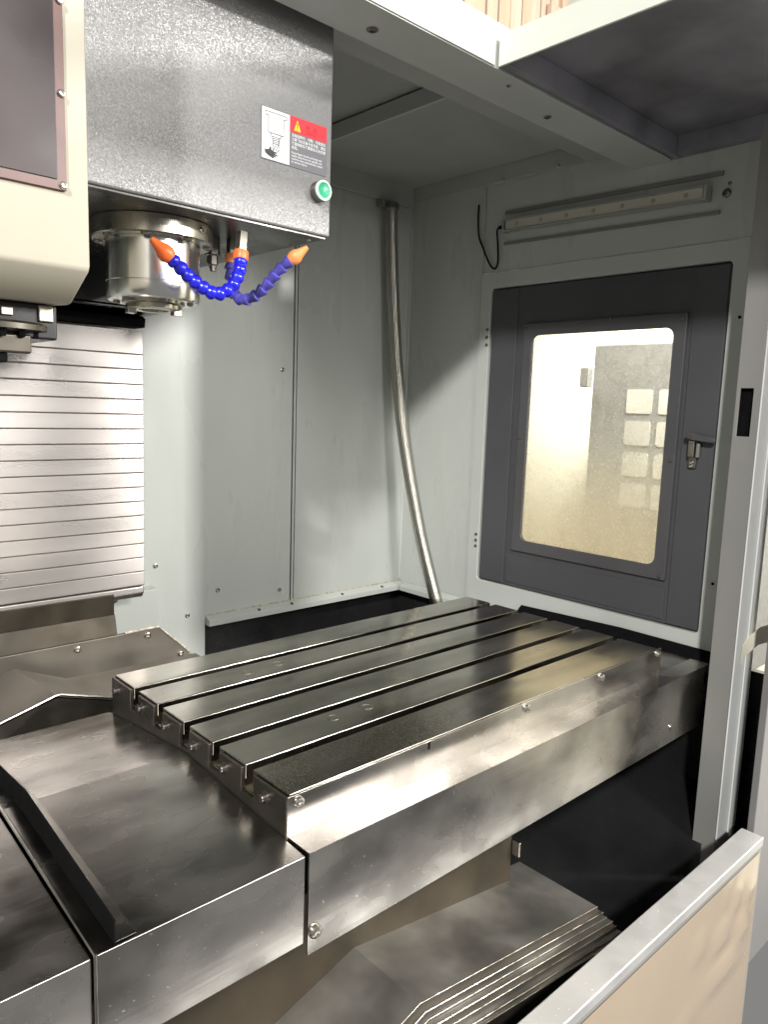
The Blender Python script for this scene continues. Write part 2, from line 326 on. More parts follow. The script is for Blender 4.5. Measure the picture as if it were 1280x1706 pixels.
# right side wall, with the door opening left free
rw = struct(MB().box(RW, RW+.02, .738, BW+.02, .80, 2.2).build('side_wall', 'wall', bevel=.002))
plate = MB()
plate_hole_x(plate, (-.05, .735, .80, 1.80), (.004, .697, .892, 1.756), .012, RW-.004, RW+.02)
plate.build('door_surround', 'frame', rw, .0015)
plate = MB(); plate_hole_x(plate, (-.05, .735, .80, 1.80), (.03, .67, .915, 1.735), .012, RW+.0265, RW+.034); plate.build('gap_light_block', 'blackmatte', rw)  # added ring behind the door gap, blocks light leaking in from outside
MB().box(RW+.001, RW+.02, -.05, .735, 1.803, 2.2).build('upper_panel', 'wall', rw, .002)
MB().prism([(RW-.03, .796), (RW-.03, .812), (RW-.008, .822), (RW-.006, .796)], 'Y', .56, BW-.034).build('ledge', 'frame', rw, .0015)
for z in (1.64, 1.618, 1.596): screw('screw', (RW-.004, .703, z), (-1, 0, 0), rw, .0048, 'dscrew')
for z in (1.03, 1.012, .994): screw('screw', (RW-.004, .706, z), (-1, 0, 0), rw, .0048, 'dscrew')
for q in ((-.022, 1.63), (-.02, 1.02)): screw('screw', (RW-.004, q[0], q[1]), (-1, 0, 0), rw, .0035, 'blackmatte')
screw('screw', (RW, .035, 1.905), (-1, 0, 0), rw, .010, 'dscrew'); screw('screw', (RW, .03, 1.925), (-1, 0, 0), rw, .004, 'dscrew')
MB().tube([(x_/40*.74+.46, BW-.0065, .8225+.0006*math.sin(x_*1.7)) for x_ in range(41)], .003, 6).build('sealant_bead', 'weld', bw)
MB().tube([(RW-.002, BW-.002, .83+z_*.03) for z_ in range(40)], .004, 6).build('sealant_bead', 'frame', bw)
# ceiling: pressed trays and a downturned flange
ce = struct(MB().box(-1.0, RW, .40, BW+.02, 2.125, 2.14).build('ceiling', 'ceil'))
MB().box(.735, RW-.012, .405, BW-.008, CZ, 2.12).build('ceiling_panel', 'ceil', ce, .004)
MB().box(RW-.010, RW-.001, .28, BW-.008, 2.046, 2.12).build('ceiling_flange', 'ceil', ce, .002)
MB().box(-.8, RW-.012, BW-.018, BW-.0065, 2.03, 2.12).build('ceiling_flange', 'ceil', ce, .002)
MB().box(.725, .733, .405, BW-.02, 2.082, 2.12).build('ceiling_flange', 'frame', ce, .001)
for y in (.67, .486): screw('screw', (RW-.010, y, 2.05), (-1, 0, -.3), ce, .006, 'screw')
# left wall (out of frame) and black chip pan
struct(MB().box(-1.02, -1.0, .0, BW+.02, .2, 2.14).build('left_wall', 'wall'))
pan = struct(MB().box(-1.0, 1.32, -.19, 1.3, .28, .30).build('chip_pan', 'black'))
MB().box(-1.0, 1.24, 1.061, 1.075, .30, .82).build('pan_back', 'black', pan)
MB().box(1.221, 1.24, -.18, 1.06, .30, .83).build('pan_side', 'black', pan)
MB().prism([(.80, .301), (1.2205, .301), (1.2205, .52)], 'Y', -.10, 1.05).build('pan_slope', 'black', pan)
MB().box(.10, .455, BW+.021, BW+.03, .60, .80).build('lower_back_panel', 'wall_dark', pan)

# front roof beam and roof tray
bm_ = thing('roof_beam', 'pale grey sheet metal roof beam crossing above the spindle head', 'beam', (.5, .22, 2.0))
MB().prism([(.17, 2.0), (.27, 2.0), (.27, 2.03), (.262, 2.03), (.262, 2.008), (.178, 2.008), (.178, 2.056), (.17, 2.056)], 'X', -.9, RW-.002).build('beam_channel', 'frame', bm_, .001)
MB().box(-.9, RW-.014, .275, .40, 2.045, 2.053).build('inner_flange', 'ceil', bm_, .001)
MB().box(-.9, RW+.02, .265, .42, 2.1405, 2.145).build('leak_top_cover', 'ceil', bm_)  # added unseen closure, keeps light from leaking past the beam
MB().box(-.9, RW+.02, .262, .266, 2.031, 2.14).build('leak_rear_cover', 'ceil', bm_)  # second added closure against the same light leak
MB().box(-.9, .535, .1665, .1695, 2.002, 2.057).build('beam_face', 'lip', bm_, .001)
for (x, y, r) in ((.302, .227, .010), (.612, .196, .004), (.782, .23, .008)): screw('bolt', (x, y, 2.0), (0, 0, -1), bm_, r, 'dscrew', .003)
rt = thing('roof_tray', 'dark grey roof cover tray with a pale edge above the side door', 'roof cover', (.87, -.3, 2.0))
MB().box(.545, RW-.002, -.85, .16, 2.045, 2.05).build('tray_sheet', 'tray', rt)
MB().box(.54, .545, -.85, .163, 2.0, 2.052).build('side_lip', 'lip', rt, .001)
MB().box(.545, RW-.002, .148, .163, 2.002, 2.045).build('rear_lip', 'tray', rt, .001)
MB().box(RW-.03, RW-.002, -.85, .147, 2.003, 2.045).build('end_lip', 'tray', rt, .001)

# ================================================================== outside: seen through the window and the open roof
ow = struct(MB().box(3.4, 3.45, -3, 6, -1.0, 4.5).build('workshop_wall', 'outwall'))
cab = thing('grey_cabinet', 'mottled grey cabinet with pale square panes seen through the side door window', 'cabinet', (2.85, .85, .3))
MB().box(2.6, 3.1, .45, 1.215, .3, 1.727).build('body', 'cabinet', cab, .01)
MB().box(2.56, 2.6, 1.215, 1.26, 1.53, 1.62).build('hinge_block', 'cabinet', cab, .004)
for c in range(3):
    for r in range(4):
        y1 = 1.03-c*.155; z1 = 1.522-r*.142
        MB().prism(rrect(y1-.125, y1, z1-.108, z1, .012), 'X', 2.597, 2.602).build('pane', 'tile', cab)
pw = thing('plank_wall', 'pale wooden plank wall seen above the open machine roof', 'plank wall', (2.5, 1.92, 2.4))
x = 1.75; i = 0
while x < 3.08:
    wd = .078+.018*random.random()
    MB().box(x, x+wd-.007, 1.9+random.uniform(-.006, .006), 1.93, 2.4, 4.2).build('plank', MT['plank'][(i*7+i//3) % 3], pw, .003); x += wd; i += 1
MB().box(1.7, 3.16, 1.932, 1.945, 2.4, 4.2).build('backing', 'plexi_rim', pw)
MB().box(3.09, 3.14, 1.87, 1.91, 2.4, 4.2).build('edge_post', MT['plank'][1], pw, .004)
for z0, m_ in ((3.50, 0), (3.40, 2)): MB().box(2.98, 3.085, 1.86, 1.893, z0, z0+.07).build('cleat', MT['plank'][m_], pw, .006)

# ================================================================== machine column: way cover, guards
wc = thing('column_way_cover', 'satin steel telescopic way cover of stacked horizontal slats on the column', 'way cover', (.02, .92, .94))
zs = [1.556]+[1.503-.0336*k for k in range(17)]
for k in range(len(zs)-1):
    z1, z0 = zs[k], zs[k+1]; t = .0006*k
    MB().prism([(.900+t, z1), (.900+t, z0+.0022), (.9018+t, z0+.0006), (.9035+t, z0+.0003), (.93, z0), (.93, z1)], 'X', -.20-t*.4, .223+t*.3).build('slat', 'slat', wc, .0012)
MB().prism([(.908, .964), (.908, .948), (.918, .936), (.94, .934), (.94, .964)], 'X', -.21, .2235).build('bottom_slat', 'slat', wc, .003)
for (x, k) in ((.208, 3), (.212, 4)): MB().box(x, x+.001, .8985+.0006*k, .9005+.0006*k, zs[k+1]+.012, zs[k]-.004).build('scratch_mark', 'screw', wc)
hg = thing('head_lower_guard', 'black rubber edged guard between spindle head and steel slats', 'guard', (.02, .88, 1.56))
MB().box(-.21, .20, .80, .93, 1.59, 1.90).build('guard_box', 'black', hg, .004)
MB().prism([(.80, 1.59), (.80, 1.600), (.93, 1.603), (.93, 1.59)], 'X', -.1, .232).build('guard_lip', 'black', hg, .002)
MB().prism([(.878, 1.562), (.874, 1.582), (.892, 1.589), (.93, 1.589), (.93, 1.562)], 'X', -.20, .219).build('wiper', 'blackmatte', hg, .002)
MB().box(.12, .226, .790, .800, 1.596, 1.66).build('cast_pad', 'head', hg, .004)
screw('bolt', (.135, .790, 1.645), (0, -1, 0), hg, .009, 'dscrew')

cb = thing('column_base_plate', 'dull oily steel plate below the slats with screws and sealant bead', 'base plate', (.05, .85, .75))
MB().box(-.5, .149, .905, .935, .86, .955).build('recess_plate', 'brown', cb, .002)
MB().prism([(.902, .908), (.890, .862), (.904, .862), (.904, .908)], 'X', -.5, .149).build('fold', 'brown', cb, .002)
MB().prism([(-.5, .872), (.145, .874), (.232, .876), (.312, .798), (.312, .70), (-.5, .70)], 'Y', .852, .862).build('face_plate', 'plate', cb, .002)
MB().tube([(.150, .852, .876), (.19, .851, .877), (.232, .851, .877)], .003, 8).build('sealant', 'weld', cb)
MB().tube(catmull([(.238, .851, .871), (.258, .850, .851), (.285, .851, .826), (.312, .851, .799)], 6), .0022, 8).build('sealant', 'weld', cb)
for (x, z) in ((.043, .859), (.204, .861), (.287, .800)): screw('screw', (x, .852, z), (0, -1, 0), cb, .0075, 'screw', .005)
screw('screw', (.163, .99, .905), (0, -1, 0), cb, .006, 'dscrew')
MB().box(.149, .30, .99, 1.033, .72, .93).build('corner_plate', 'wall', cb, .002)
rg = thing('rear_chip_guard', 'folded dull steel chip guard with bright rolled edge behind the table cover', 'chip guard', (-.05, .7, .72))
A = [(-.40, .65, .752), (-.071, .65, .846), (.039, .65, .812), (.3, .65, .805)]; B = [(-.40, .80, .788), (-.10, .80, .862), (.0, .80, .818), (.3, .80, .812)]
MB().sheet(A, B, (0, 0, -.003)).build('folded_sheet', 'plate', rg, .001)
MB().tube([(-.40, .65, .752), (-.074, .65, .846), (-.066, .65, .8465), (.039, .65, .814), (.3, .65, .807)], .0026, 8).build('rolled_edge', 'screw', rg)
MB().prism([(-.40, .746), (-.071, .840), (.039, .806), (.3, .80), (.3, .6), (-.4, .6)], 'Y', .652, .656).build('drop_face', 'endplate', rg)
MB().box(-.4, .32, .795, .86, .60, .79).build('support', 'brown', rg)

# ================================================================== work table
WT = .9; SL = [.0965+.0909*k for k in range(5)]; TL = .985
tb = thing('work_table', 'dark oily steel machine table with five T slots', 'machine table', (TL/2, .275, .82))
prof = [(0, .82), (0, WT)]
for c in SL: prof += [(c-.009, WT), (c-.009, WT-.022), (c-.016, WT-.022), (c-.016, WT-.036), (c+.016, WT-.036), (c+.016, WT-.022), (c+.009, WT-.022), (c+.009, WT)]
prof += [(.55, WT), (.55, .82)]
MB().prism(prof, 'X', 0, TL).build('table_body', 'table', tb, .0016)
ep = [(-.001, .835), (-.001, .8965)]
for c in SL: ep += [(c-.019, .8965), (c-.019, .862), (c+.012, .862), (c+.012, .8965)]
ep += [(.551, .8965), (.551, .822)]
e = MB().prism(ep, 'X', -.006, -.0005).build('end_plate', 'endplate', tb, .0008)
for y in (.045, .150, .240, .331, .423, .524):
    MB().lathe([(.0085, 0), (.0085, .0012), (.0058, .0015), (.0058, .0085), (.005, .0095), (.0032, .0095), (.003, .006)], (-.006, y, .880), (-1, 0, 0), 16).build('bolt', 'dscrew', e)
g = MB().prism([(-.004, .8395), (-.004, .899), (-.001, .899), (-.001, .8395)], 'X', -.006, 1.0).build('front_guard', 'steel', tb, .0008)
for (x, z) in ((.012, .888), (.507, .888), (.753, .888), (.985, .888)): screw('screw', (x, -.004, z), (0, -1, 0), g, .0078, 'screw', .006)
MB().prism(rrect(.2565, .2615, .885, .898, .0024), 'Y', -.0043, -.0035).build('slot_hole', 'blackmatte', g)
for (x, y) in ((.198, .415), (.272, .421), (.197, .154), (.27, .153)):
    MB().lathe([(.0105, -.001), (.0105, .0004), (.0085, .0004), (.0082, -.0006), (.0001, -.0006)], (x, y, WT), (0, 0, 1), 20).build('plug', 'flange', tb)
for (x, y) in ((.773, .158), (.825, .155)):
    MB().lathe([(.012, -.001), (.012, .0003), (.0105, .0003), (.0105, -.0004), (.0001, -.0004)], (x, y, WT), (0, 0, 1), 20).build('plug', 'table', tb)

# saddle skirt below the table front edge
sk = thing('table_skirt', 'bent stainless skirt panel hanging below the front of the table', 'skirt panel', (.32, -.03, .70))
MB().prism([(0, .8395), (-.046, .839), (-.046, .700), (-.049, .700), (-.0492, .8425), (-.004, .8425), (-.0042, .8395)][::-1], 'X', -.003, 1.15).build('bent_sheet', 'steel', sk, .0022, 3)
for q in ((.008, .730),): screw('screw', (q[0], -.049, q[1]), (0, -1, 0), sk, .0095, 'screw', .007)
screw('screw', (.979, -.0475, .737), (0, -1, 0), sk, .007, 'screw', .005)

# telescopic covers left of the table
def cover(name, label, x0, x1, dz, dy, fin):
    t = thing(name, label, 'way cover', ((x0+x1)/2, .25, .72+dz))
    yf = -.046+dy; P = [(yf, .717+dz), (yf, .8385+dz), (.27, .858+dz), (.56-dy, .8275+dz), (.56-dy, .70+dz)]
    Q = [(p[0]+(.003 if i < 2 else 0 if i == 2 else -.003), p[1]-(.003 if 0 < i < 4 else 0)) for i, p in enumerate(P)]
    MB().prism(P+Q[::-1], 'X', x0, x1).build('folded_sheet', 'steel', t, .0025, 3, angle=4)
    MB().tube([(x0+.001, yf-.0005, .717+dz), (x0+.001, yf-.0005, .8395+dz), (x0+.001, .27, .8592+dz), (x0+.001, .56-dy, .828+dz)], .0022, 8).build('edge_bead', 'steel', t)
    if fin:
        fx = x0+.024
        poly = [(yf+.003, .839+dz), (yf+.003, .867+dz), (.24, .892+dz), (.37, .880+dz), (.52, .866+dz), (.52, .829+dz), (.27, .8565+dz)]
        MB().prism(poly, 'X', fx-.002, fx).build('upright_fin', 'blackmatte', t, .0005)
        MB().sheet([(fx, yf+.003, .8405+dz), (fx, .27, .8592+dz), (fx, .52, .834+dz)], [(fx+.022, yf+.003, .8405+dz), (fx+.022, .27, .8592+dz), (fx+.022, .52, .834+dz)], (0, 0, .0014)).build('fin_foot', 'steel_top', t, .0004)
    return t
cover('telescopic_cover', 'stainless telescopic cover box with black upright fin beside the table end', -.275, -.007, 0, 0, True)
cover('telescopic_cover', 'outer stainless telescopic cover box without fin past the black fin', -.60, -.277, -.0035, .0035, False)
# cover right of the table and its rubber wiper on the side wall
rc = thing('end_way_cover', 'dark stainless cover between table end and side door wall', 'way cover', (1.1, .25, .72))
MB().prism([(-.0445, .70), (-.0445, .8375), (.27, .8375), (.55, .8275), (.55, .70)], 'X', .992, RW-.006).build('folded_sheet', 'steel_top', rc, .002)
wp = MB().sheet([(RW-.006, -.05, .858), (RW-.012, .20, .862), (RW-.008, .52, .850)], [(RW-.030, -.05, .839), (RW-.036, .20, .840), (RW-.030, .52, .834)], (-.002, 0, -.003)).build('rubber_wiper', 'blackmatte', None, .001)
tag(wp, 'black rubber wiper strip along the foot of the side door wall', 'wiper')

# saddle and bed under the table
sd = thing('saddle', 'oily brown cast saddle block under the table skirt', 'saddle', (.2, .25, .4))
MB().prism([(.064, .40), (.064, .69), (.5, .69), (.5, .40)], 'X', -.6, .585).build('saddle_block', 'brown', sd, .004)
MB().box(.583, .589, .045, .0635, .545, .575).build('end_tab', 'screw', sd, .002)
yc = thing('front_bed_cover', 'stack of nested steel telescopic plates in front of the saddle', 'way cover', (.35, -.1, .3))
XM, XE, XL = .178, .665, -.30
for k in range(7):
    yf = -.084-.0088*k-.002*(k % 2); ex = .003*k; z = .55-.0058*k-.0012*(k % 3)
    def gz(x): return z-(x-XM)*.152 if x > XM else z-(XM-x)*.30
    P = [(XE+ex, gz(XE+ex)-.03), (XE+ex, gz(XE+ex)), (XM, z), (XL, gz(XL))]
    Q = [(XE+ex-.002, gz(XE+ex)-.03), (XE+ex-.002, gz(XE+ex)-.002), (XM, z-.002), (XL, gz(XL)-.002)]
    yb = .10 if k == 0 else yf+.03
    MB().prism(P+Q[::-1], 'Y', yb, yf).build('plate', 'bedplate' if k % 3 != 1 else 'plate', yc, .0006, angle=8)
    MB().tube([(XE+ex, yf, gz(XE+ex)+.0002), (XM, yf, z+.0002), (XL, yf, gz(XL)+.0002)], .0005+.0005*(k % 2), 6).build('plate_edge_glint', 'edge', yc)
    if k == 6: MB().prism([(XE+ex-.004, gz(XE+ex)-.04), (XE+ex-.004, gz(XE+ex)-.003), (XM, z-.003), (XL, gz(XL)-.003), (XL, gz(XL)-.04), (XM, z-.04)], 'Y', yf+.002, yf+.012).build('front_drop', 'plate', yc, .001)
MB().prism([(XE-.02, .30), (XE-.02, .44), (XM, .515), (XL, .37), (XL, .30)], 'Y', .09, -.135).build('inner_frame', 'endplate', yc)

# ================================================================== spindle head
hd = thing('spindle_head', 'grey textured sheet metal spindle head cover with warning sticker', 'spindle head', (.02, .5, 1.69))
HF = .30; HZ = 1.688; HX = .283
MB().box(-.25, HX, HF, .92, HZ, 2.08).build('cover', 'head', hd, .004, 3)
MB().box(-.24, HX-.006, HF+.006, .92, HZ-.003, HZ-.0004).build('underside', 'black', hd)
screw('screw', (.26, .33, HZ-.003), (0, 0, -1), hd, .004, 'screw')
SX, SY = .035, .452
sp = MB().lathe([(.0, 0), (.094, 0), (.096, .002), (.096, .028), (.094, .030), (.0755, .030)], (SX, SY, HZ-.002), (0, 0, -1), 64, False).build('flange', 'flange', hd)
for k in range(8):
    a = R(45*k+12); screw('bolt', (SX+.0855*math.cos(a), SY+.0855*math.sin(a), HZ-.032), (0, 0, -1), sp, .007, 'dscrew', .004)
screw('bolt', (SX+.0962*math.cos(R(-65)), SY+.0962*math.sin(R(-65)), HZ-.016), (math.cos(R(-65)), math.sin(R(-65)), 0), sp, .0055, 'screw', .002)
ns = MB().lathe([(.0745, .030), (.0745, .095), (.0738, .0958), (.0738, .0968), (.0745, .0976), (.0745, .118), (.071, .123), (.048, .123), (.046, .120)], (SX, SY, HZ-.002), (0, 0, -1), 64, False).build('spindle_nose', 'chrome', hd)
MB().lathe([(.05, .118), (.05, .126), (.044, .128), (.0435, .134), (.036, .136), (.024, .136), (.022, .120), (.001, .118)], (SX, SY, HZ-.002), (0, 0, -1), 48, False).build('spindle_ring', 'flange', ns)
for k in range(6):
    a = R(60*k+20); screw('bolt', (SX+.06*math.cos(a), SY+.06*math.sin(a), HZ-.125), (0, 0, -1), ns, .0055, 'dscrew', .004)
for s in (-1, 1):
    a = R(25)
    c = Vector((SX+s*.036*math.cos(a), SY-s*.036*math.sin(a), HZ-.1385)); MB().box(c.x-.007, c.x+.007, c.y-.007, c.y+.007, c.z-.006, c.z+.004).build('drive_key', 'screw', ns, .001)
for (x, y, r, h) in ((.150, .46, .012, .055), (.172, .50, .014, .042), (.125, .50, .010, .075), (.195, .47, .011, .05)):
    MB().lathe([(r, 0), (r, h*.5), (r*.75, h*.52), (r*.75, h*.8), (r*.5, h*.82), (r*.45, h)], (x, y, HZ-.003), (0, 0, -1), 6).build('fitting', 'dscrew', hd, .0006)
# push button
pbm = MB().lathe([(.0165, 0), (.0165, .012), (.0155, .014)], (.255, HF, 1.756), (0, -1, 0), 32).build('button_bezel', 'dscrew', hd)
MB().lathe([(.0160, .0135), (.0160, .017), (.0125, .0172), (.0125, .015)], (.255, HF, 1.756), (0, -1, 0), 32, False).build('button_ring', 'greenrim', pbm)
MB().lathe([(.0122, .013), (.0122, .0162), (.008, .0158), (.0001, .0154)], (.255, HF, 1.756), (0, -1, 0), 32).build('button_cap', 'green', pbm)
# warning sticker
st = MB().box(.1415, .2705, HF-.0010, HF+.001, 1.7835, 1.8615).build('sticker', 'sgrey', hd)
def flat(poly, m, d, name='print', par=None): return MB().prism(poly, 'Y', HF-d, HF-.0005).build(name, m, par or st)
flat([(.143, 1.785), (.195, 1.785), (.195, 1.860), (.143, 1.860)], 'white', .0014, 'sticker_panel')
flat([(.1955, 1.836), (.2698, 1.836), (.2698, 1.8605), (.1955, 1.8605)], 'red', .0014, 'sticker_banner')
flat([(.2035, 1.8395), (.2165, 1.8395), (.210, 1.8560)], 'yellow', .0017, 'warning_triangle')
flat([(.2093, 1.8435), (.2107, 1.8435), (.2110, 1.8520), (.2090, 1.8520)], 'ink', .0019, 'exclamation'); flat([(.2092, 1.8405), (.2108, 1.8405), (.2108, 1.8422), (.2092, 1.8422)], 'ink', .0019, 'exclamation')
def ln(x0, z0, x1, z1, wd=.0009, m='ink'):
    d = Vector((x1-x0, z1-z0)).normalized(); n = Vector((-d.y, d.x))*wd/2
    return flat([(x0+n.x, z0+n.y), (x1+n.x, z1+n.y), (x1-n.x, z1-n.y), (x0-n.x, z0-n.y)], m, .0018)
flat([(.1545, 1.8245), (.1835, 1.8245), (.1835, 1.8495), (.1545, 1.8495)], 'lightink', .0016)
for a in ((.149, 1.855, .189, 1.855), (.149, 1.855, .149, 1.8495), (.189, 1.855, .189, 1.8495), (.149, 1.8495, .1545, 1.8495), (.1835, 1.8495, .189, 1.8495), (.1545, 1.8495, .1545, 1.8245), (.1835, 1.8495, .1835, 1.8245), (.1545, 1.8245, .1835, 1.8245),
          (.1590, 1.8245, .1605, 1.8200), (.1790, 1.8245, .1775, 1.8200), (.1605, 1.8200, .1775, 1.8200), (.1620, 1.8175, .1760, 1.8175), (.1625, 1.8150, .1755, 1.8150), (.1630, 1.8125, .1750, 1.8125), (.1620, 1.8200, .1635, 1.8100), (.1760, 1.8200, .1745, 1.8100),
          (.1635, 1.8100, .1635, 1.7990), (.1745, 1.8100, .1745, 1.7960), (.1635, 1.8100, .1745, 1.8100), (.1640, 1.7990, .1690, 1.8090), (.1680, 1.7990, .1735, 1.8095), (.1710, 1.7980, .1745, 1.8030)): ln(*a)
flat([(.1480, 1.7985), (.1490, 1.7930), (.1540, 1.7905), (.1620, 1.7880), (.1655, 1.7875), (.1655, 1.7890), (.1630, 1.7905), (.1690, 1.7895), (.1695, 1.7910), (.1640, 1.7928), (.1720, 1.7920), (.1722, 1.7938), (.1650, 1.7952), (.1710, 1.7958), (.1710, 1.7974), (.1630, 1.7985), (.1600, 1.8005), (.1602, 1.8045), (.1580, 1.8040), (.1560, 1.8000), (.1520, 1.7990)], 'ink', .0018, 'hand_mark')
def text(s, x, z, size, m, par, d=.0016, bold=.0):
    c = bpy.data.curves.new('lettering', 'FONT'); c.body = s; c.size = size; c.offset = bold
    o = bpy.data.objects.new('lettering', c); COL.objects.link(o)
    bpy.context.view_layer.update()
    me = bpy.data.meshes.new_from_object(o.evaluated_get(bpy.context.evaluated_depsgraph_get())); bpy.data.objects.remove(o)
    me.materials.clear(); me.materials.append(MT[m]); t = bpy.data.objects.new('lettering', me); COL.objects.link(t); t.parent = par
    t.location = Vector((x, HF-d, z))-parent_origin(par); t.rotation_euler = (R(90), 0, 0); return t
text('危  险', .2265, 1.8455, .0095, 'dred', st); text('DANGER', .2275, 1.8395, .0052, 'dred', st)
for i, s in enumerate(('主轴运转中、切削、可能发生', '刀具飞出主轴卡住手指、请远', '离旋转部位不要靠近以免伤害', '危险。')): text(s, .1990, 1.8300-i*.0062, .0053, 'white', st, bold=.00004)
for i, s in enumerate(('Keep fingers hands and body and', 'needs away from the spindle, the', 'machine may automatically restart', 'or serious injury.')): text(s, .1990, 1.8040-i*.0046, .0046, 'white', st, bold=.00003)

# coolant hoses (ball-joint nozzles)
def nozzle(label, pts, r, ring, m, tipm, tip, basem, nseg):
    P = catmull(pts, 12); L_ = [0]
    for a, b in zip(P, P[1:]): L_.append(L_[-1]+(b-a).length)
    def at(s):
        for i in range(len(P)-1):
            if L_[i+1] >= s: return P[i].lerp(P[i+1], (s-L_[i])/max(1e-9, L_[i+1]-L_[i]))
        return P[-1]
    t = thing('coolant_nozzle', label, 'coolant nozzle', tuple(P[0]), 'ball jointed coolant nozzles under the spindle head')
    MB().lathe([(r*1.0, -.045), (r*1.0, -.012), (r*.9, -.010)], P[0], P[1]-P[0], 6).build('fitting', 'flange', t, .0006)
    MB().lathe([(r*1.15, -.012), (r*1.15, .0), (r*.95, .004)], P[0], P[1]-P[0], 20).build('collar', basem, t, .0006)
    n = nseg; st_ = L_[-1]/n
    for k in range(n):
        a = at(k*st_); b = at((k+1)*st_); d = b-a; l = d.length
        pr = [(r*.70, -.1*l), (r*.98, .10*l), (r*1.06, .35*l), (r*1.0, .60*l), (r*.82, .85*l), (r*.66, 1.0*l), (r*.62, 1.1*l)] if ring == 0 else [(r*.68, -.12*l), (r*.72, .0), (r*.80, .10*l), (r*1.10, .62*l), (r*1.12, .80*l), (r*1.02, .84*l), (r*.7, .88*l), (r*.66, 1.1*l)]
        MB().lathe(pr, a, d, 20).build('segment', m, t)
    d = P[-1]-P[-2]
    MB().lathe([(r*.9, -.004), (r*1.25, .004), (r*1.2, .012), (r*.85, .018), (r*.45, tip*.92), (r*.38, tip), (r*.25, tip), (r*.2, tip-.006)], P[-1], d, 24).build('tip', tipm, t)
    return t
def px(x, y, D): return CAM+(r2*((x-640)/FPX)-u2*((y-853)/FPX)+f_)*D
nozzle('bright blue ball jointed coolant nozzle with orange tip pointing at the spindle nose', [px(401, 432, 1.17), px(399, 452, 1.165), px(385, 480, 1.155), px(360, 491, 1.145), px(325, 470, 1.125), px(300, 446, 1.11), px(282, 428, 1.10)], .0105, 0, 'blue', 'orange', .034, 'orange', 12)
nozzle('dull violet blue coolant nozzle with pale orange tip pointing away from the spindle', [px(385, 436, 1.30), px(384, 460, 1.30), px(389, 488, 1.295), px(403, 501, 1.285), px(425, 494, 1.275), px(447, 473, 1.265), px(466, 449, 1.255), px(486, 433, 1.25)], .0095, 1, 'violet', 'palegold', .034, 'palegold', 12)

# ================================================================== tool magazine (left edge)
mg = thing('tool_magazine', 'cream tool magazine cover with dark screwed-on panel at the left of the spindle', 'tool magazine', (-.45, .25, 1.51))
MX = -.207
MB().prism([(.10, 2.3), (.10, 1.546), (.104, 1.540), (.158, 1.511), (.166, 1.510), (.40, 1.522), (.40, 2.3)], 'X', -.85, MX).build('cover', 'cream', mg, .0025, 3)
pn = MB().prism([(-.80, 1.6185), (-.2325, 1.6185), (-.2315, 1.6195), (-.2315, 2.28), (-.80, 2.28)], 'Y', .096, .101).build('panel_rim', 'plexi_rim', mg, .0008)
MB().box(-.80, -.2415, .0945, .0965, 1.6285, 2.28).build('dark_panel', 'plexi', pn, .0005)
for (x, z) in ((-.2352, 1.6235), (-.2350, 1.714), (-.2348, 1.803), (-.33, 1.6235)): screw('screw', (x, .096, z), (0, -1, 0), pn, .0042, 'screw', .003)
MB().box(-.42, -.212, .19, .36, 1.470, 1.5105).build('arm_housing', 'black', mg, .003)
MB().box(-.2345, -.2175, .186, .20, 1.490, 1.509).build('bright_block', 'flange', mg, .0015)
MB().box(-.275, -.262, .186, .20, 1.494, 1.503).build('bright_block', 'flange', mg, .001)
MB().lathe([(.010, 0), (.010, .012)], (-.226, .21, 1.492), (0, 0, -1), 20).build('stud', 'endplate', mg)
MB().lathe([(.062, 0), (.066, .003), (.066, .009), (.05, .012), (.035, .016), (.03, .020)], (-.272, .235, 1.488), (0, 0, -1), 48).build('arm_disc', 'endplate', mg)
for k in range(10):
    a = R(-90+22*k-70); MB().lathe([(.0045, 0), (.0045, .008), (.003, .010)], (-.272+.055*math.cos(a), .235+.055*math.sin(a), 1.480), (0, 0, -1), 6).build('bolt', 'blackmatte', mg)
MB().box(-.300, -.243, .185, .25, 1.452, 1.474).build('gripper', 'endplate', mg, .003)
MB().box(-.310, -.268, .19, .24, 1.441, 1.453).build('gripper', 'blackmatte', mg, .002)

# ================================================================== side door
dr = thing('side_door', 'charcoal side door with round cornered window and pale surround', 'door', (RW, .35, .9))
DX = RW+.004
b = MB(); plate_hole_x(b, (.0075, .6935, .8955, 1.7525), (.115, .555, 1.022, 1.632), .02, DX, DX+.022); b.build('door_panel', 'door', dr, .0015)
b = MB(); plate_hole_x(b, (.098, .572, 1.003, 1.650), (.130, .541, 1.037, 1.616), .022, DX-.009, DX-.0005); b.build('window_frame', 'bezel', dr, .003)
MB().box(DX-.004, DX-.0005, .010, .088, .898, 1.750).build('lock_stile', 'door', dr, .0015)
MB().box(DX-.004, DX-.0005, .600, .6905, .898, 1.750).build('hinge_stile', 'door', dr, .0015)
MB().box(DX-.003, DX-.0005, .098, .590, .905, .985).build('lower_panel', 'door', dr, .002)
MB().box(DX+.006, DX+.010, .112, .558, 1.019, 1.635).build('window_pane', 'glass', dr)
for (y, z) in ((.109, 1.635), (.110, 1.30), (.562, 1.635), (.112, 1.012), (.564, 1.33), (.30, 1.645)): screw('screw', (DX-.009, y, z), (-1, 0, 0), dr, .0048, 'dscrew')
la = thing('door_latch', 'small metal cam latch with lever on the charcoal side door', 'latch', (RW, .055, 1.30))
LX = DX-.004
MB().box(LX-.006, LX, .046, .066, 1.285, 1.356).build('catch_plate', 'dscrew', la, .002)
MB().box(LX-.016, LX-.006, .049, .064, 1.312, 1.352).build('catch_body', 'flange', la, .002)
MB().box(LX-.012, LX-.004, .038, .046, 1.312, 1.345).build('side_clip', 'alu', la, .001)
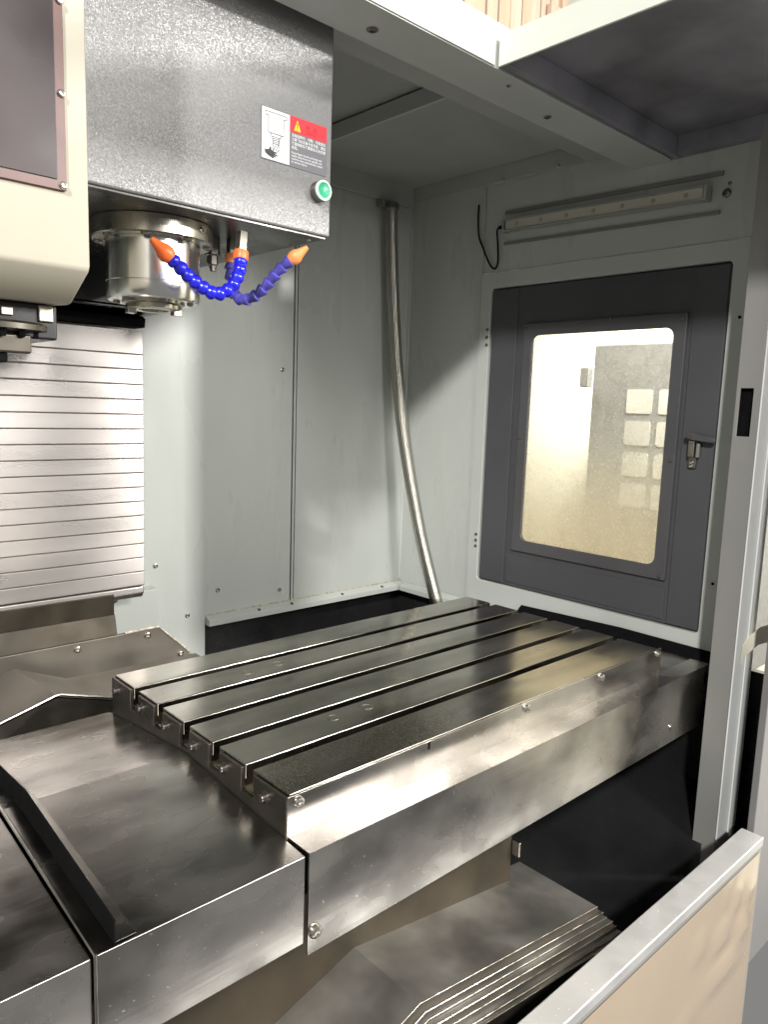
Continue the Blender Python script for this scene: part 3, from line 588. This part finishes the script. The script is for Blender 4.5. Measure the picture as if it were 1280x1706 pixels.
MB().prism([(.070, 1.362), (.068, 1.369), (.060, 1.371), (.028, 1.364), (.004, 1.360), (-.002, 1.354), (.002, 1.348), (.030, 1.350), (.064, 1.354)], 'X', LX-.022, LX-.014).build('lever', 'bezel', la, .002)
MB().lathe([(.006, 0), (.006, .024)], (LX, .061, 1.362), (-1, 0, 0), 16).build('pivot', 'dscrew', la)
for z in (1.291, 1.299): screw('screw', (LX-.006, .056, z), (-1, 0, 0), la, .005, 'screw')

# LED bar light, unlit
lb = thing('light_bar', 'unlit aluminium LED bar light mounted above the side door', 'light bar', (RW, .36, 1.9))
def yz(t, dz): return (.648+(.072-.648)*t, 1.9215+(1.9085-1.9215)*t+dz)
def lbp(m, name, t0, t1, d0, d1, x0, x1, bev=.001): return MB().prism([yz(t0, d0), yz(t1, d0), yz(t1, d1), yz(t0, d1)], 'X', x0, x1).build(name, m, lb, bev)
lbp('alu', 'housing', .006, .994, -.016, .016, RW-.020, RW-.002)
lbp('alu', 'rim', .006, .994, .0125, .0165, RW-.027, RW-.020); lbp('alu', 'rim', .006, .994, -.0165, -.0125, RW-.027, RW-.020)
lbp('diff', 'diffuser', .012, .988, -.0122, .0122, RW-.024, RW-.020)
lbp('alu', 'end_cap', -.004, .006, -.018, .018, RW-.030, RW-.001, .002); lbp('alu', 'end_cap', .994, 1.006, -.018, .018, RW-.030, RW-.001, .002)
for k in range(7):
    q = yz(.08+.14*k, 0); MB().lathe([(.006, 0), (.004, .0006)], (RW-.024, q[0], q[1]), (-1, 0, 0), 12).build('led_chip', 'leddot', lb)
MB().lathe([(.006, 0), (.006, .010), (.0045, .012), (.0045, .02)], (RW-.014, .652, 1.921), (0, 1, 0), 14).build('cable_gland', 'blackmatte', lb)
# dark strips above and below the lamp, a reflection painted as grey bars
for z0, z1, nm in ((1.956, 1.966, 'upper'), (1.873, 1.881, 'lower')):
    o = MB().prism([(.66, z0), (.045, z0-.012), (.045, z1-.012), (.66, z1)], 'X', RW-.005, RW-.0004).build('reflection_strip', 'post', rw, .001)
cbv = MB().tube(catmull([(RW-.014, .670, 1.921), (RW-.014, .678, 1.912), (RW-.008, .677, 1.87), (RW-.006, .676, 1.828), (RW-.008, .684, 1.810), (RW-.008, .704, 1.825), (RW-.008, .732, 1.873), (RW-.006, .752, 1.91), (RW-.004, .760, 1.96), (RW-.003, .760, 2.0)], 8), .0026, 8).build('lamp_cable', 'blackmatte')
tag(cbv, 'thin black cable looping from the LED bar light onto the wall', 'cable')
# braided hose in the corner
bh = thing('braided_hose', 'braided steel conduit hanging in the rear corner', 'hose', (1.12, .95, .8))
hp = catmull([(1.073, 1.005, 2.019), (1.076, 1.005, 1.958), (1.083, 1.005, 1.862), (1.094, 1.000, 1.700), (1.104, 0.985, 1.516), (1.116, 0.960, 1.328), (1.128, 0.925, 1.159), (1.138, 0.880, 0.990), (1.153, 0.835, 0.840), (1.160, 0.820, 0.787), (1.193, 0.800, 0.644)], 10)
MB().tube(hp, .0195, 24, True).build('hose', 'braid', bh, recalc=False)
MB().lathe([(.021, 0), (.023, .002), (.023, .016), (.021, .018)], (1.073, 1.005, 2.003), (0, 0, 1), 24).build('ferrule', 'dscrew', bh)
MB().box(1.037, 1.109, 1.005, 1.033, 2.007, 2.027).build('clamp', 'post', bh, .002)

# ================================================================== front frame: post, outer panel, apron
po = thing('door_post', 'grey front door post with slot and pale front face', 'post', (1.10, -.09, .3))
PX = 1.08
b = MB(); plate_hole_x(b, (-.127, -.078, .36, 2.0), (-.113, -.086, 1.369, 1.469), .001, PX, PX+.004, 2); b.build('inner_face', 'post', po, .001)
MB().box(PX+.012, PX+.016, -.118, -.08, 1.36, 1.48).build('slot_back', 'blackmatte', po)
MB().box(PX+.004, RW-.006, -.081, -.077, .36, 2.0).build('rear_face', 'post', po, .001)
MB().box(PX+.0005, PX+.10, -.1315, -.1275, .47, 2.0).build('front_face', 'postlight', po, .0015)
MB().box(PX+.05, PX+.056, -.136, -.132, .47, 2.0).build('front_rib', 'postlight', po, .001)
MB().box(PX+.0005, PX+.10, -.131, -.1275, .36, .468).build('foot_face', 'purple', po, .001)
fp = MB().box(1.055, 1.9, -.215, -.20, .20, 2.0).build('enclosure_front', 'purple', None, .002)
tag(fp, 'plain grey front enclosure panel outside the door post', 'panel')
tp = MB().sheet([(1.105, -.134, .876), (1.118, -.1345, .89), (1.15, -.15, .915), (1.20, -.19, .935)], [(1.105, -.134, .916), (1.118, -.1345, .928), (1.15, -.15, .955), (1.20, -.19, .975)], (0, -.001, 0)).build('tape_strip', 'tape')
tag(tp, 'short strip of cream masking tape stuck on the pale post face', 'tape')
ap = thing('front_apron', 'front apron panel with metal top rail and tan protective film', 'apron', (.4, -.22, .2))
MB().box(-1.0, 1.033, -.243, -.197, .530, .55).build('top_rail', 'rail', ap, .0025, 3)
MB().box(-1.0, 1.033, -.2405, -.202, -.2, .5295).build('apron_body', 'post', ap, .001)
MB().box(-1.0, 1.033, -.2018, -.198, .25, .5285).build('dark_reflection_liner', 'black', ap)  # unseen black sheet, added so guard and skirt reflect dark
N_ = 70; V = []; F = []
for i in range(N_+1):
    for j in range(25):
        x = .05+(1.020-.05)*i/N_; z = -.15+(.522+.15)*j/24; rr = 0
        for (cx, cz, sl, am, wd, x0) in ((.90, .40, -.25, .007, .010, .70), (.95, .45, -.5, .006, .008, .84), (.92, .33, .12, .007, .010, .66), (.97, .47, -.15, .006, .007, .88)):
            if x > x0: rr += am*math.exp(-((z-cz-sl*(x-cx))/wd)**2)*min(1, (x-x0)/.08)*max(0, min(1, (1.012-x)/.03))
        V.append((x, -.2425-rr, z))
F = [(i*25+j, (i+1)*25+j, (i+1)*25+j+1, i*25+j+1) for i in range(N_) for j in range(24)]
MB().add(V, F).build('protective_film', 'film', ap, angle=80)
